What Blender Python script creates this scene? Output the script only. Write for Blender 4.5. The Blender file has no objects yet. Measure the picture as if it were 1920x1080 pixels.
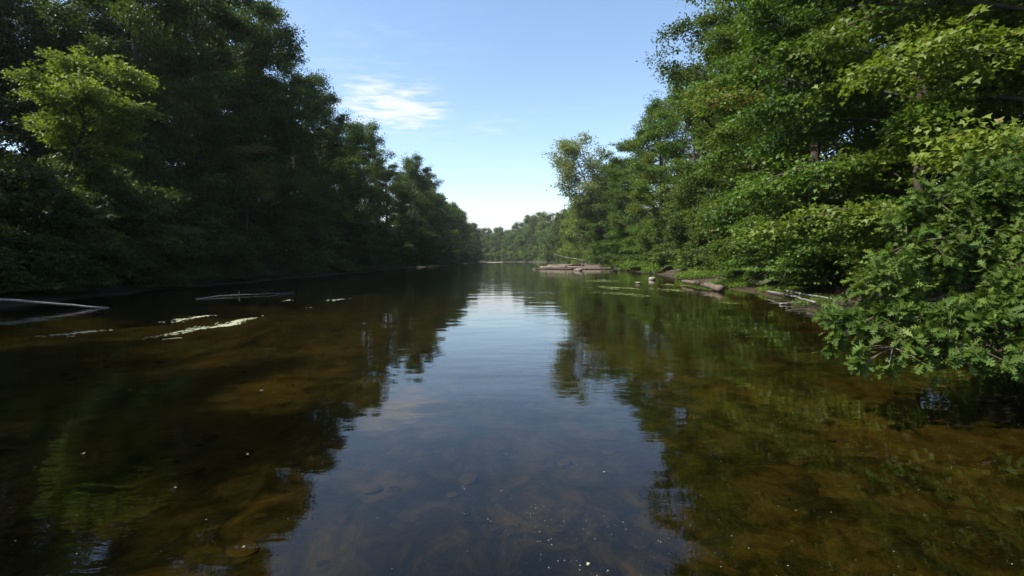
import bpy, math, random
import numpy as np
from mathutils import Vector, Matrix

S = bpy.context.scene
COL = S.collection
R = math.radians

# ------------------------------------------------------------------ camera
CAM_Z = 2.0
PITCH = 3.16
cam_d = bpy.data.cameras.new("camera")
cam_d.sensor_width = 36.0
cam_d.lens = 18.0
cam_d.clip_start = 0.1
cam_d.clip_end = 5000.0
cam = bpy.data.objects.new("camera", cam_d)
COL.objects.link(cam)
cam.location = (0, 0, CAM_Z)
cam.rotation_euler = (R(90 - PITCH), 0, 0)
S.camera = cam

# ------------------------------------------------------------------ sky, sun, exposure
SUN_EL, SUN_AHEAD = 49.0, -15.0
sun_dir = Vector((-math.cos(R(SUN_AHEAD)) * math.cos(R(SUN_EL)),
                  math.sin(R(SUN_AHEAD)) * math.cos(R(SUN_EL)), math.sin(R(SUN_EL))))
SKY_STRENGTH, SUN_STRENGTH, EXPOSURE = 0.15, 4.9, 0.78
S.view_settings.view_transform = 'Standard'
S.view_settings.look = 'None'
S.view_settings.gamma = 1.0
S.view_settings.use_curve_mapping = False
S.view_settings.exposure = EXPOSURE

world = bpy.data.worlds.new("World")
S.world = world
world.use_nodes = True


class NT:
    """small helper for building node trees"""
    def __init__(self, tree, clear=True):
        self.t = tree
        if clear:
            tree.nodes.clear()

    def n(self, typ, ins=None, **props):
        nd = self.t.nodes.new(typ)
        for k, v in props.items():
            setattr(nd, k, v)
        for k, v in (ins or {}).items():
            s = nd.inputs[k]
            if isinstance(v, bpy.types.NodeSocket):
                self.t.links.new(v, s)
            elif isinstance(v, bpy.types.Node):
                self.t.links.new(v.outputs[0], s)
            else:
                s.default_value = v
        return nd

    def math(self, op, a, b=0.0, c=None, clamp=False):
        d = {0: a, 1: b}
        if c is not None:
            d[2] = c
        return self.n('ShaderNodeMath', d, operation=op, use_clamp=clamp).outputs[0]

    def ramp(self, fac, stops, interp='LINEAR'):
        nd = self.n('ShaderNodeValToRGB', {0: fac})
        cr = nd.color_ramp
        cr.interpolation = interp
        while len(cr.elements) < len(stops):
            cr.elements.new(0.5)
        for e, (p, c) in zip(cr.elements, stops):
            e.position = p
            e.color = (*c, 1.0) if len(c) == 3 else c
        return nd.outputs[0]

    def mix(self, fac, a, b, blend='MIX'):
        nd = self.n('ShaderNodeMix', data_type='RGBA', blend_type=blend)
        for idx, v in ((0, fac), (6, a), (7, b)):
            s = nd.inputs[idx]
            if isinstance(v, bpy.types.NodeSocket):
                self.t.links.new(v, s)
            else:
                s.default_value = v if idx == 0 else ((*v, 1.0) if len(v) == 3 else v)
        return nd.outputs[2]

    def noise(self, vec, scale, detail=4.0, rough=0.55, dist=0.0):
        return self.n('ShaderNodeTexNoise', {'Vector': vec, 'Scale': scale, 'Detail': detail,
                                             'Roughness': rough, 'Distortion': dist}).outputs[0]

    def mapping(self, vec, loc=(0, 0, 0), rot=(0, 0, 0), sc=(1, 1, 1)):
        return self.n('ShaderNodeMapping', {'Vector': vec, 'Location': loc, 'Rotation': rot, 'Scale': sc}).outputs[0]

    def smooth(self, v, a, b, lo=0.0, hi=1.0):
        return self.n('ShaderNodeMapRange', {'Value': v, 'From Min': a, 'From Max': b, 'To Min': lo, 'To Max': hi},
                      interpolation_type='SMOOTHSTEP').outputs[0]


def build_world():
    w = NT(world.node_tree)
    sky = w.n('ShaderNodeTexSky', sky_type='NISHITA', sun_disc=False, sun_elevation=R(SUN_EL),
              sun_rotation=R(270 + SUN_AHEAD), altitude=0.0, air_density=1.0, dust_density=0.35, ozone_density=1.0)
    co = w.n('ShaderNodeTexCoord').outputs['Generated']
    sx = w.n('ShaderNodeSeparateXYZ', {0: co})
    x, y, z = sx.outputs
    # cloud sheet coordinates: the direction projected on a plane overhead, so far clouds bunch up at the horizon
    zz = w.math('MAXIMUM', z, 0.03)
    px = w.math('DIVIDE', x, zz)
    py = w.math('DIVIDE', y, zz)
    pc = w.n('ShaderNodeCombineXYZ', {0: px, 1: py, 2: 0.0}).outputs[0]
    fine = w.noise(w.mapping(pc, rot=(0, 0, R(-20)), sc=(1.6, 3.0, 1)), 2.6, 7, 0.62, 0.4)
    big = w.noise(w.mapping(pc, loc=(3.1, 1.7, 0)), 0.55, 3, 0.5)
    # the one distinct wispy patch above the left trees
    dx = w.math('DIVIDE', w.math('SUBTRACT', px, -0.80), 0.52)
    dy = w.math('DIVIDE', w.math('SUBTRACT', py, 3.45), 0.85)
    dx2 = w.math('ADD', dx, w.math('MULTIPLY', dy, 0.25))
    rr = w.math('SQRT', w.math('ADD', w.math('MULTIPLY', dx2, dx2), w.math('MULTIPLY', dy, dy)))
    blob = w.smooth(rr, 1.15, 0.0)
    blob = w.math('MULTIPLY', blob, w.math('GREATER_THAN', y, 0.0))
    patch = w.smooth(w.math('ADD', w.math('MULTIPLY', blob, 0.42), w.math('ADD', .5, w.math('MULTIPLY', w.math('SUBTRACT', fine, .5), 1.5))), 0.52, 1.02)
    patch = w.math('MULTIPLY', w.math('MULTIPLY', patch, w.smooth(blob, 0.0, 0.6)), .75)
    # thin cirrus here and there over the whole sky
    cir = w.math('MULTIPLY', w.smooth(big, 0.5, 0.72), w.smooth(fine, 0.4, 0.75))
    cir = w.math('MULTIPLY', cir, 0.28)
    # whitish bank of low cloud all round the horizon
    low = w.noise(w.mapping(co, sc=(2.2, 2.2, 9)), 2.0, 4, 0.5)
    band = w.smooth(w.math('ADD', z, w.math('MULTIPLY', low, 0.05)), 0.145, 0.105)
    band = w.math('MULTIPLY', band, 0.85)
    m = w.math('MAXIMUM', patch, w.math('MAXIMUM', cir, band))
    m = w.math('MINIMUM', m, 0.92)
    skyc = w.mix(1.0, sky.outputs[0], (1.0, 1.0, 1.0), 'MULTIPLY')
    col = w.mix(m, skyc, w.mix(band, (4.5, 4.5, 4.5), (3.7, 3.76, 3.86)))
    bg = w.n('ShaderNodeBackground', {'Color': col, 'Strength': SKY_STRENGTH})
    out = w.n('ShaderNodeOutputWorld', {'Surface': bg})


build_world()

sun_d = bpy.data.lights.new("sun", 'SUN')
sun_d.energy = SUN_STRENGTH
sun_d.angle = R(0.53)
sun_d.color = (1.0, 0.95, 0.86)
sun = bpy.data.objects.new("sun", sun_d)
COL.objects.link(sun)
sun.rotation_euler = sun_dir.to_track_quat('Z', 'Y').to_euler()
sun.location = (-60, 20, 80)

cy = S.cycles
cy.max_bounces = 8
cy.diffuse_bounces = 3
cy.glossy_bounces = 3
cy.transmission_bounces = 4
cy.transparent_max_bounces = 8
cy.caustics_reflective = False
cy.caustics_refractive = False
cy.use_denoising = True
cy.sample_clamp_indirect = 6.0

# ------------------------------------------------------------------ helpers
def tag(o, label=None, cat=None, group=None, kind=None):
    if label:
        o['label'] = label
    if cat:
        o['category'] = cat
    if group:
        o['group'] = group
    if kind:
        o['kind'] = kind
    return o


def link(name, data, parent=None, loc=None):
    o = bpy.data.objects.new(name, data)
    COL.objects.link(o)
    if parent is not None:
        o.parent = parent
    if loc is not None:
        o.location = loc
    return o


def mesh_from(name, verts, tris, mat=None, tone=None, smooth=False, k=3):
    """verts (N,3), tris (M,k) -> mesh datablock, built fast"""
    verts = np.ascontiguousarray(verts, dtype=np.float32)
    tris = np.ascontiguousarray(tris, dtype=np.int32)
    me = bpy.data.meshes.new(name)
    me.vertices.add(len(verts))
    me.vertices.foreach_set('co', verts.ravel())
    me.loops.add(tris.size)
    me.loops.foreach_set('vertex_index', tris.ravel())
    me.polygons.add(len(tris))
    me.polygons.foreach_set('loop_start', np.arange(0, tris.size, tris.shape[1], dtype=np.int32))
    me.polygons.foreach_set('loop_total', np.full(len(tris), tris.shape[1], dtype=np.int32))
    if smooth:
        me.polygons.foreach_set('use_smooth', np.ones(len(tris), dtype=bool))
    me.update(calc_edges=True)
    if tone is not None:
        a = me.attributes.new('tone', 'FLOAT', 'POINT')
        a.data.foreach_set('value', np.ascontiguousarray(tone, dtype=np.float32))
    if mat is not None:
        me.materials.append(mat)
    return me


class Tubes:
    """collects swept tubes into one mesh"""
    def __init__(self):
        self.v, self.f, self.c = [], [], 0

    def add(self, pts, rad, sides=6, cap=True, rough=0.0, rng=None):
        pts = np.asarray(pts, float)
        n = len(pts)
        rad = np.broadcast_to(np.asarray(rad, float), (n,))
        d = np.gradient(pts, axis=0)
        d /= np.linalg.norm(d, axis=1, keepdims=True) + 1e-9
        ref = np.array([0.0, 0.0, 1.0]) if abs(d[:, 2]).mean() < 0.8 else np.array([1.0, 0.0, 0.0])
        a = np.cross(d, ref)
        a /= np.linalg.norm(a, axis=1, keepdims=True) + 1e-9
        b = np.cross(d, a)
        th = np.linspace(0, 2 * np.pi, sides, endpoint=False)
        rr = np.repeat(rad[:, None], sides, 1)
        if rough and rng is not None:
            rr = rr * (1 + rng.normal(0, rough, rr.shape))
        ring = pts[:, None] + rr[..., None] * (np.cos(th)[None, :, None] * a[:, None] + np.sin(th)[None, :, None] * b[:, None])
        self.v.append(ring.reshape(-1, 3))
        i = np.arange(n - 1)[:, None] * sides + np.arange(sides)[None, :]
        j = np.arange(n - 1)[:, None] * sides + (np.arange(sides)[None, :] + 1) % sides
        q1 = np.stack([i, i + sides, j], -1).reshape(-1, 3)
        q2 = np.stack([j, i + sides, j + sides], -1).reshape(-1, 3)
        f = [q1, q2]
        if cap:
            e = np.stack([np.zeros(sides - 2, int), np.arange(1, sides - 1), np.arange(2, sides)], -1)
            f += [e, (e + (n - 1) * sides)[:, ::-1]]
        self.f.append(np.concatenate(f) + self.c)
        self.c += n * sides
        return self

    def mesh(self, name, mat, smooth=True):
        return mesh_from(name, np.concatenate(self.v), np.concatenate(self.f), mat, smooth=smooth)


def bez(p0, p1, p2, n):
    t = np.linspace(0, 1, n)[:, None]
    return (1 - t) ** 2 * np.asarray(p0) + 2 * (1 - t) * t * np.asarray(p1) + t ** 2 * np.asarray(p2)


def nrm(a):
    return a / (np.linalg.norm(a, axis=-1, keepdims=True) + 1e-9)


# leaf templates: x across, y along, z up; (verts, triangles)
T_DIAMOND = (np.array([(0, 0, 0), (-.34, .45, .10), (0, 1, -.06), (.34, .45, .10)], float),
             np.array([(0, 2, 1), (0, 3, 2)]))
T_MAPLE = (np.array([(0, 0, 0), (-.58, .30, .10), (-.22, .50, .03), (0, 1, -.10), (.22, .50, .03), (.58, .30, .10)], float),
           np.array([(0, 2, 1), (0, 3, 2), (0, 4, 3), (0, 5, 4)]))


def oak_template():
    # half outline of a lobed oak leaf (x half-width, y along); mirrored about the midrib
    half = [(.015, .0), (.035, .12), (.15, .24), (.055, .29), (.27, .46), (.075, .49), (.35, .72), (.10, .70), (.21, .93), (.09, .88), (0, 1.0)]
    mid = [0.0, .14, .28, .48, .70, .88, 1.0]
    v, f = [], []
    for y in mid:
        v.append((0, y, -.10 * y * y))
    nm = len(mid)

    def near(y):
        return int(np.argmin([abs(m - y) for m in mid]))
    for s in (-1, 1):
        st = len(v)
        for x, y in half[:-1]:
            v.append((s * x, y, .30 * x - .10 * y * y))
        for i in range(len(half) - 2):
            a, b = st + i, st + i + 1
            ma, mb = near(half[i][1]), near(half[i + 1][1])
            f.append((a, b, ma) if s < 0 else (b, a, ma))
            if ma != mb:
                f.append((b, mb, ma) if s < 0 else (mb, b, ma))
        a = st + len(half) - 2
        ma = near(half[-2][1])
        if ma != nm - 1:
            f.append((a, nm - 1, ma) if s < 0 else (nm - 1, a, ma))
    return np.array(v, float), np.array(f)


T_OAK = oak_template()


def leaf_arrays(P, D, N, size, T):
    """P position of leaf base, D along, N normal -> verts, tris"""
    tv, tf = T
    D = nrm(D)
    B = nrm(np.cross(D, N))
    N = np.cross(B, D)
    s = np.asarray(size).reshape(-1, 1, 1)
    V = P[:, None] + s * (tv[None, :, 0:1] * B[:, None] + tv[None, :, 1:2] * D[:, None] + tv[None, :, 2:3] * N[:, None])
    F = tf[None] + (np.arange(len(P)) * len(tv))[:, None, None]
    return V.reshape(-1, 3), F.reshape(-1, 3)


# ------------------------------------------------------------------ materials
MATS = {}


def leaf_mat(name, dark, mid, light, yellow=(0.16, 0.13, 0.02), yl=0.985, trans=0.38, rough=0.50, spec=.32):
    m = bpy.data.materials.new(name)
    m.use_nodes = True
    w = NT(m.node_tree)
    tone = w.n('ShaderNodeAttribute', attribute_name='tone').outputs['Fac']
    rnd = w.n('ShaderNodeObjectInfo').outputs['Random']
    t2 = w.math('ADD', tone, w.math('MULTIPLY', w.math('SUBTRACT', rnd, 0.5), 0.22))
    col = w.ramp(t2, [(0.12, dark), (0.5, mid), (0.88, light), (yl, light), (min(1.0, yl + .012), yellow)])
    p = w.n('ShaderNodeBsdfPrincipled', {'Base Color': col, 'Roughness': rough, 'Specular IOR Level': spec})
    tc = w.mix(1.0, col, (1.35, 1.35, 0.6), 'MULTIPLY')
    tr = w.n('ShaderNodeBsdfTranslucent', {'Color': tc})
    mx = w.n('ShaderNodeMixShader', {0: trans, 1: p, 2: tr})
    w.n('ShaderNodeOutputMaterial', {0: mx})
    MATS[name] = m
    return m


L_DARK = leaf_mat('leaf_dark', (.028, .050, .010), (.045, .078, .013), (.068, .112, .018))  # left bank green; part of the bank's shade is put into the colour
L_MID = leaf_mat('leaf_mid', (.044, .076, .010), (.070, .116, .015), (.105, .160, .022))
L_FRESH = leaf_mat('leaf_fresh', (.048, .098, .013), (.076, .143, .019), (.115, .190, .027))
L_OLIVE = leaf_mat('leaf_olive', (.045, .070, .014), (.068, .100, .020), (.100, .135, .028), yl=.96)
L_YELLOW = leaf_mat('leaf_yellowing', (.075, .095, .014), (.115, .125, .018), (.165, .150, .022), yellow=(.22, .10, .02), yl=.90)
L_BRIGHT = leaf_mat('leaf_bright', (.095, .145, .022), (.145, .200, .030), (.21, .265, .042), yl=.97, trans=.46)  # sunlight on the bright left crown is partly put into this colour
L_OAK = leaf_mat('leaf_oak', (.046, .086, .013), (.080, .130, .020), (.130, .188, .032), yellow=(.20, .09, .03), yl=.985, trans=.32, rough=.52, spec=.20)
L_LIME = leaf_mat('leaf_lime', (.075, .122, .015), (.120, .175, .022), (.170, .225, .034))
L_AIRY = leaf_mat('leaf_airy', (.11, .14, .042), (.155, .19, .06), (.20, .235, .085), trans=.45)
L_HERB = leaf_mat('leaf_herb', (.085, .155, .018), (.13, .22, .027), (.18, .28, .038))


def bark_mat(name, c0, c1, scale=6.0, bump=.5):
    m = bpy.data.materials.new(name)
    m.use_nodes = True
    w = NT(m.node_tree)
    co = w.n('ShaderNodeTexCoord').outputs['Object']
    v = w.mapping(co, sc=(1, 1, .25))
    n1 = w.noise(w.mapping(co, sc=(1, 1, .25)), scale, 8, .68, .8)
    n2 = w.noise(co, scale * .22, 3)
    f = w.math('ADD', w.math('MULTIPLY', n1, .7), w.math('MULTIPLY', n2, .3))
    col = w.ramp(f, [(.34, c0), (.66, c1)])
    bp = w.n('ShaderNodeBump', {'Strength': bump, 'Distance': .04, 'Height': n1})
    p = w.n('ShaderNodeBsdfPrincipled', {'Base Color': col, 'Roughness': .85, 'Specular IOR Level': .2, 'Normal': bp})
    w.n('ShaderNodeOutputMaterial', {0: p})
    return m


BARK = bark_mat('bark', (.030, .024, .018), (.095, .078, .060))
BARK_PALE = bark_mat('bark_pale', (.09, .08, .065), (.26, .24, .20), 3.0)
DRIFT = bark_mat('driftwood', (.12, .092, .066), (.34, .28, .21), 5.0)
DRIFT_DARK = bark_mat('wet_driftwood', (.05, .038, .027), (.20, .155, .115), 5.0)
DEADWOOD = bark_mat('deadwood', (.13, .12, .11), (.30, .285, .265), 8.0)
TWIG = bark_mat('twig', (.08, .06, .045), (.20, .16, .12), 20.0)


# ------------------------------------------------------------------ river shape and terrain
def vnoise(x, y, seed=0):
    """cheap smooth pseudo-noise from summed sines, about -1..1"""
    r = np.random.default_rng(seed)
    s = np.zeros(np.broadcast(x, y).shape)
    a = 0
    for i in range(5):
        k = r.normal(0, 1, 2) * (1.0 + .5 * i)
        ph = r.uniform(0, 6.28)
        s = s + np.sin(k[0] * x + k[1] * y + ph) / (1 + .35 * i)
        a += 1 / (1 + .35 * i)
    return s / a


BL_Y = [-80, 0, 20, 26, 45, 80, 150, 300, 380, 420, 445, 470, 490]
BL_X = [-21, -21, -22, -23, -24, -24.5, -25, -26, -27, -33, -80, -250, -600]
BR_Y = [-80, 0, 10, 20, 33, 45, 58, 80, 110, 147, 300, 390, 440, 480, 520, 560, 590]
BR_X = [9, 9.2, 9.6, 12.0, 14.8, 16.6, 18.4, 20.3, 21.5, 24.5, 24, 23, 12, -18, -70, -230, -600]


def bank_l(y):
    return np.interp(y, BL_Y, BL_X) + .5 * np.sin(y * .31) + .3 * np.sin(y * .83 + 1)


def bank_r(y):
    return np.interp(y, BR_Y, BR_X) + .30 * np.sin(y * .45 + 2) + .18 * np.sin(y * 1.1)


def ground_z(x, y):
    x, y = np.asarray(x, float), np.asarray(y, float)
    dl = x - bank_l(y)
    dr = bank_r(y) - x
    d = np.minimum(dl, dr)
    inside = -np.minimum(.62, .02 + .085 * np.maximum(d, 0)) + .05 * vnoise(x * .8, y * .5, 3) * np.clip(d / 3, 0, 1)
    e = np.maximum(-d, 0)
    left = dl < dr
    near = np.where(left, np.minimum(.28 * e, .9), np.minimum(.13 * e, .45) + np.clip((e - 2.2) * .4, 0, .8))
    rise = np.clip((e - 6) * .045, 0, 7.0)
    out = near + rise + .10 * vnoise(x * .5, y * .5, 5) * np.clip(e / 3, 0, 1) + .8 * vnoise(x * .04, y * .04, 6) * np.clip((e - 15) / 40, 0, 1)
    return np.where(d > 0, inside, out + .012)


def gz(x, y):
    return float(ground_z(x, y))


def build_ground():
    xs = np.concatenate([[-2500, -1500, -900, -600, -420, -300, -220, -170, -135, -110, -90, -76, -65, -57, -50, -44],
                         np.arange(-39, 34, .75), [36, 41, 48, 57, 70, 90, 120, 170, 250, 400, 700, 1300, 2500]])
    ys = np.concatenate([[-2000, -900, -400, -200, -120, -80, -50, -30, -18, -10, -5],
                         np.arange(-1, 62, .75), np.arange(63, 300, 2.0), np.arange(302, 620, 4), [640, 690, 760, 880, 1100, 1500, 2200, 3000]])
    X, Y = np.meshgrid(xs, ys)
    Z = ground_z(X, Y)
    V = np.stack([X, Y, Z], -1).reshape(-1, 3)
    nx, ny = len(xs), len(ys)
    i = (np.arange(ny - 1)[:, None] * nx + np.arange(nx - 1)[None]).ravel()
    F = np.stack([i, i + 1, i + nx + 1, i + nx], -1)
    m = bpy.data.materials.new('ground')
    m.use_nodes = True
    w = NT(m.node_tree)
    pos = w.n('ShaderNodeNewGeometry').outputs['Position']
    sx = w.n('ShaderNodeSeparateXYZ', {0: pos})
    x, y, z = sx.outputs
    # river bed: silt and sand in streaks along the current, dark weed, pebbles
    flow = w.mapping(pos, rot=(0, 0, R(-6)), sc=(1.0, .22, 1.0))
    s1 = w.noise(flow, .55, 5, .6, .5)
    s2 = w.noise(w.mapping(pos, rot=(0, 0, R(-14)), sc=(1.0, .62, 1.0)), 2.1, 8, .72, 1.1)
    bar_ = w.noise(w.mapping(pos, loc=(2.3, .7, 0), rot=(0, 0, R(24)), sc=(1.0, .35, 1.0)), .16, 3, .5)
    cob = w.n('ShaderNodeTexVoronoi', {'Vector': w.n('ShaderNodeVectorMath', {0: pos, 1: w.n('ShaderNodeVectorMath', {0: w.n('ShaderNodeTexNoise', {'Vector': pos, 'Scale': 2.0}).outputs[1], 3: .5}, operation='SCALE').outputs[0]}, operation='ADD').outputs[0], 'Scale': 2.4}).outputs['Color']
    cv = w.n('ShaderNodeSeparateColor', {0: cob}).outputs[1]
    peb = w.n('ShaderNodeTexVoronoi', {'Vector': w.mapping(pos, sc=(1, .8, 1)), 'Scale': 5.0}).outputs['Color']
    pv = w.n('ShaderNodeSeparateColor', {0: peb}).outputs[0]
    f = w.math('ADD', w.math('MULTIPLY', s1, .40), w.math('MULTIPLY', s2, .60))
    f = w.math('ADD', f, w.math('MULTIPLY', w.math('SUBTRACT', bar_, .47), .45))
    f = w.math('ADD', f, w.math('MULTIPLY', w.math('SUBTRACT', cv, .5), .12))
    bed = w.ramp(f, [(.40, (.014, .015, .009)), (.485, (.034, .031, .016)), (.55, (.080, .064, .031)), (.66, (.155, .118, .058))])
    bed = w.mix(w.math('MULTIPLY', w.smooth(s2, .4, .6), .35), bed, w.ramp(pv, [(0, (.03, .025, .018)), (1, (.16, .12, .07))]))
    # banks: wet mud, leaf litter, moss; meadow grass further back
    n1 = w.noise(pos, .7, 6, .6)
    n2 = w.noise(pos, 9.0, 4, .7)
    litter = w.ramp(w.math('ADD', w.math('MULTIPLY', n1, .5), w.math('MULTIPLY', n2, .5)),
                    [(.36, (.020, .015, .009)), (.5, (.045, .033, .019)), (.64, (.085, .062, .036))])
    moss = w.mix(w.smooth(w.noise(pos, .35, 4), .50, .62), litter, (.050, .075, .018))
    mud = w.ramp(w.noise(pos, 3.0, 5), [(.35, (.034, .026, .016)), (.65, (.080, .062, .039))])
    land = w.mix(w.smooth(z, .10, .42), mud, moss)
    grass = w.ramp(w.noise(pos, 1.3, 5, .7), [(.3, (.055, .085, .018)), (.7, (.14, .17, .045))])
    far = w.math('MAXIMUM', w.smooth(x, -46, -54), w.smooth(x, 55, 70))
    land = w.mix(far, land, grass)
    col = w.mix(w.smooth(z, -.03, .03), bed, land)
    hgt = w.math('ADD', w.math('MULTIPLY', n2, .5), w.math('MULTIPLY', s2, .6))
    bp = w.n('ShaderNodeBump', {'Strength': .7, 'Distance': .06, 'Height': hgt})
    rg = w.smooth(z, 0.0, .25, .35, .92)
    p = w.n('ShaderNodeBsdfPrincipled', {'Base Color': col, 'Roughness': rg, 'Specular IOR Level': .3, 'Normal': bp})
    w.n('ShaderNodeOutputMaterial', {0: p})
    me = mesh_from('ground', V, F, m, smooth=True, k=4)
    o = link('ground', me)
    tag(o, 'dark leaf-strewn river banks and silty brown river bed', kind='structure')
    return o


GROUND = build_ground()


def build_water():
    m = bpy.data.materials.new('river_water')
    m.use_nodes = True
    w = NT(m.node_tree)
    pos = w.n('ShaderNodeNewGeometry').outputs['Position']
    # slow swell, ripples lying across the current, and fine crinkles that come and go in patches
    a = w.noise(w.mapping(pos, rot=(0, 0, R(8)), sc=(.55, 1.0, 1)), .55, 2, .5, .3)
    b = w.noise(w.mapping(pos, rot=(0, 0, R(-5)), sc=(.45, 1.35, 1)), 2.6, 3, .5, .5)
    c = w.noise(w.mapping(pos, rot=(0, 0, R(12)), sc=(.6, 1.4, 1)), 9.0, 2, .5, .3)
    patch = w.smooth(w.noise(w.mapping(pos, sc=(.16, .09, 1)), 1.0, 3, .5), .42, .68, .22, 1.0)
    h = w.math('ADD', w.math('MULTIPLY', a, .018),
               w.math('MULTIPLY', w.math('ADD', w.math('MULTIPLY', b, .0060), w.math('MULTIPLY', c, .0009)), patch))
    bp = w.n('ShaderNodeBump', {'Strength': 1.0, 'Distance': 1.0, 'Height': h})
    fr = w.n('ShaderNodeFresnel', {'IOR': 1.333, 'Normal': bp})
    gl = w.n('ShaderNodeBsdfGlossy', {'Color': (1, 1, 1, 1), 'Roughness': .015, 'Normal': bp})
    tr = w.n('ShaderNodeBsdfTransparent', {'Color': (.46, .42, .215, 1)})
    mx = w.n('ShaderNodeMixShader', {0: fr.outputs[0], 1: tr, 2: gl})
    w.n('ShaderNodeOutputMaterial', {0: mx})
    V = np.array([(-640, -78, 0), (75, -78, 0), (75, 620, 0), (-640, 620, 0)], float)
    o = link('water', mesh_from('water', V, np.array([[0, 1, 2, 3]]), m))
    tag(o, 'calm dark river water mirroring trees and blue sky', kind='structure')


build_water()


# ------------------------------------------------------------------ tree generator
def prof_oval(t):
    return np.where(t < .45, .58 + .42 * np.sin(np.pi * t / .9), np.sqrt(np.clip(1 - ((t - .45) / .59) ** 2, 0, 1)))


def prof_low(t):
    return np.where(t < .5, .80 + .20 * np.sin(np.pi * t), np.sqrt(np.clip(1 - ((t - .5) / .54) ** 2, 0, 1)))


def prof_top(t):
    return np.sin(np.pi * (.10 + .75 * t)) ** .9


def gen_tree(name, seed, H, Rc, base, n_limb=30, n_sub=11, n_spray=8, n_leaf=24, leaf=.18, spray_r=.5, flat=.35,
             slope=.55, droop=.1, prof=prof_oval, T=T_DIAMOND, lean=(0, 0), sub_len=(1.0, 2.2), upright=.55,
             trunk_r=None, fork=True, bark=None, twigs=True):
    """returns (trunk mesh, branches mesh, crown mesh)"""
    g = np.random.default_rng(seed)
    bark = bark or BARK
    r0 = trunk_r or H * .0135
    # trunk
    nt = 10
    tt = np.linspace(0, 1, nt)
    wob = np.cumsum(g.normal(0, .012 * H / 3, (nt, 2)), 0) * tt[:, None]
    tp = np.stack([wob[:, 0] + lean[0] * tt ** 1.4, wob[:, 1] + lean[1] * tt ** 1.4, tt * H * .93], -1)
    tp[0, 2] = -.6
    trad = r0 * (1 - tt) ** .75 + .02
    trad[0] *= 1.35

    def trunk_at(z):
        return np.stack([np.interp(z, tp[:, 2], tp[:, 0]), np.interp(z, tp[:, 2], tp[:, 1]), z], -1)
    tb = Tubes().add(tp, trad, 9, rough=.05, rng=g)
    br = Tubes()
    L0, L1, L2 = [], [], []
    for i in range(n_limb):
        t = (i + g.uniform(.0, 1.0)) / n_limb
        z = base + (H - base) * t ** .92
        ang = i * 2.39996 + g.normal(0, .45)
        rad = Rc * float(prof(np.array(t))) * g.uniform(.55, 1.08)
        rad *= 1 + .16 * math.sin(3 * ang + seed) * math.sin(5 * t + seed)
        if g.random() < .12:
            rad *= 1.15
        za = max(.35 * base + .3, z - rad * slope * g.uniform(.7, 1.25))
        za = min(za, H * .90)
        a = trunk_at(za)
        c = trunk_at(min(z, H * .93))
        tip = c + np.array([math.cos(ang) * rad, math.sin(ang) * rad, 0])
        tip[2] = z - droop * rad
        mid = a * .45 + tip * .55
        mid[2] += (.10 + droop * .9) * rad * g.uniform(.6, 1.3)
        mid[:2] += g.normal(0, .08 * rad + .05, 2)
        br.add(bez(a, mid, tip, 7), np.linspace(max(.03, r0 * .34 * (1 - .5 * t)), .02, 7), 5, cap=False)
        L0.append(a), L1.append(mid), L2.append(tip)
    L0, L1, L2 = map(np.array, (L0, L1, L2))
    # secondary branches
    ls = np.repeat(np.arange(n_limb), n_sub)
    s = g.uniform(.28, 1.0, len(ls)) ** .8
    s = s[:, None]
    o = (1 - s) ** 2 * L0[ls] + 2 * (1 - s) * s * L1[ls] + s * s * L2[ls]
    tan = nrm(2 * (1 - s) * (L1[ls] - L0[ls]) + 2 * s * (L2[ls] - L1[ls]))
    side = g.normal(0, 1, (len(ls), 3))
    side[:, 2] = side[:, 2] * flat * 1.1 + .12
    d = nrm(tan * .75 + nrm(side) * .95)
    ln = g.uniform(*sub_len, len(ls))[:, None] * (1.1 - .45 * s)
    e = o + d * ln
    e[:, 2] -= droop * 1.0 * ln[:, 0]
    if twigs:
        for k in range(0, len(ls)):
            br.add(np.stack([o[k], (o[k] + e[k]) / 2 + (0, 0, .06), e[k]]), np.array([.022, .014, .006]) * (1 + H / 40), 3, cap=False)
    # sprays of leaves
    ss = np.repeat(np.arange(len(ls)), n_spray)
    u = g.uniform(.25, 1.08, len(ss))[:, None]
    sp = o[ss] * (1 - u) + e[ss] * u + g.normal(0, 1, (len(ss), 3)) * np.array([1, 1, flat]) * spray_r * .7
    # clump tone: one value per limb, one per spray
    lt = g.normal(.5, .17, n_limb)
    st = lt[ls][ss] + g.normal(0, .10, len(ss))
    tilt = nrm(np.stack([g.normal(0, .28, len(ss)), g.normal(0, .28, len(ss)), np.ones(len(ss))], -1)
               + d[ss] * .25 * upright)
    ll = np.repeat(np.arange(len(ss)), n_leaf)
    off = g.normal(0, 1, (len(ll), 3))
    off = off * np.array([1, 1, flat])
    off -= tilt[ll] * np.sum(off * tilt[ll], 1, keepdims=True) * (1 - flat)
    P = sp[ll] + off * spray_r * .62
    rad2 = np.linalg.norm(off[:, :2], axis=1)
    P[:, 2] -= droop * .35 * spray_r * rad2 ** 2
    N = nrm(tilt[ll] + g.normal(0, upright, (len(ll), 3)))
    D = off * .8 + d[ss][ll] * .5 + g.normal(0, .55, (len(ll), 3))
    D[:, 2] -= .25 + droop
    size = leaf * g.uniform(.65, 1.25, len(ll))
    P[:, 2] = np.maximum(P[:, 2], .25)
    V, F = leaf_arrays(P, D, N, size, T)
    tone = np.clip(st[ll] + g.normal(0, .11, len(ll)), 0, .955)
    tone = np.where(g.random(len(ll)) < .006, 1.0, tone)
    tone = np.repeat(tone, len(T[0]))
    return (tb.mesh(name + '_trunk', bark), br.mesh(name + '_branches', bark), mesh_from(name + '_crown', V, F, L_MID, tone))


KINDS = {}


def kind(name, **kw):
    KINDS[name] = gen_tree(name, **kw)


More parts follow.
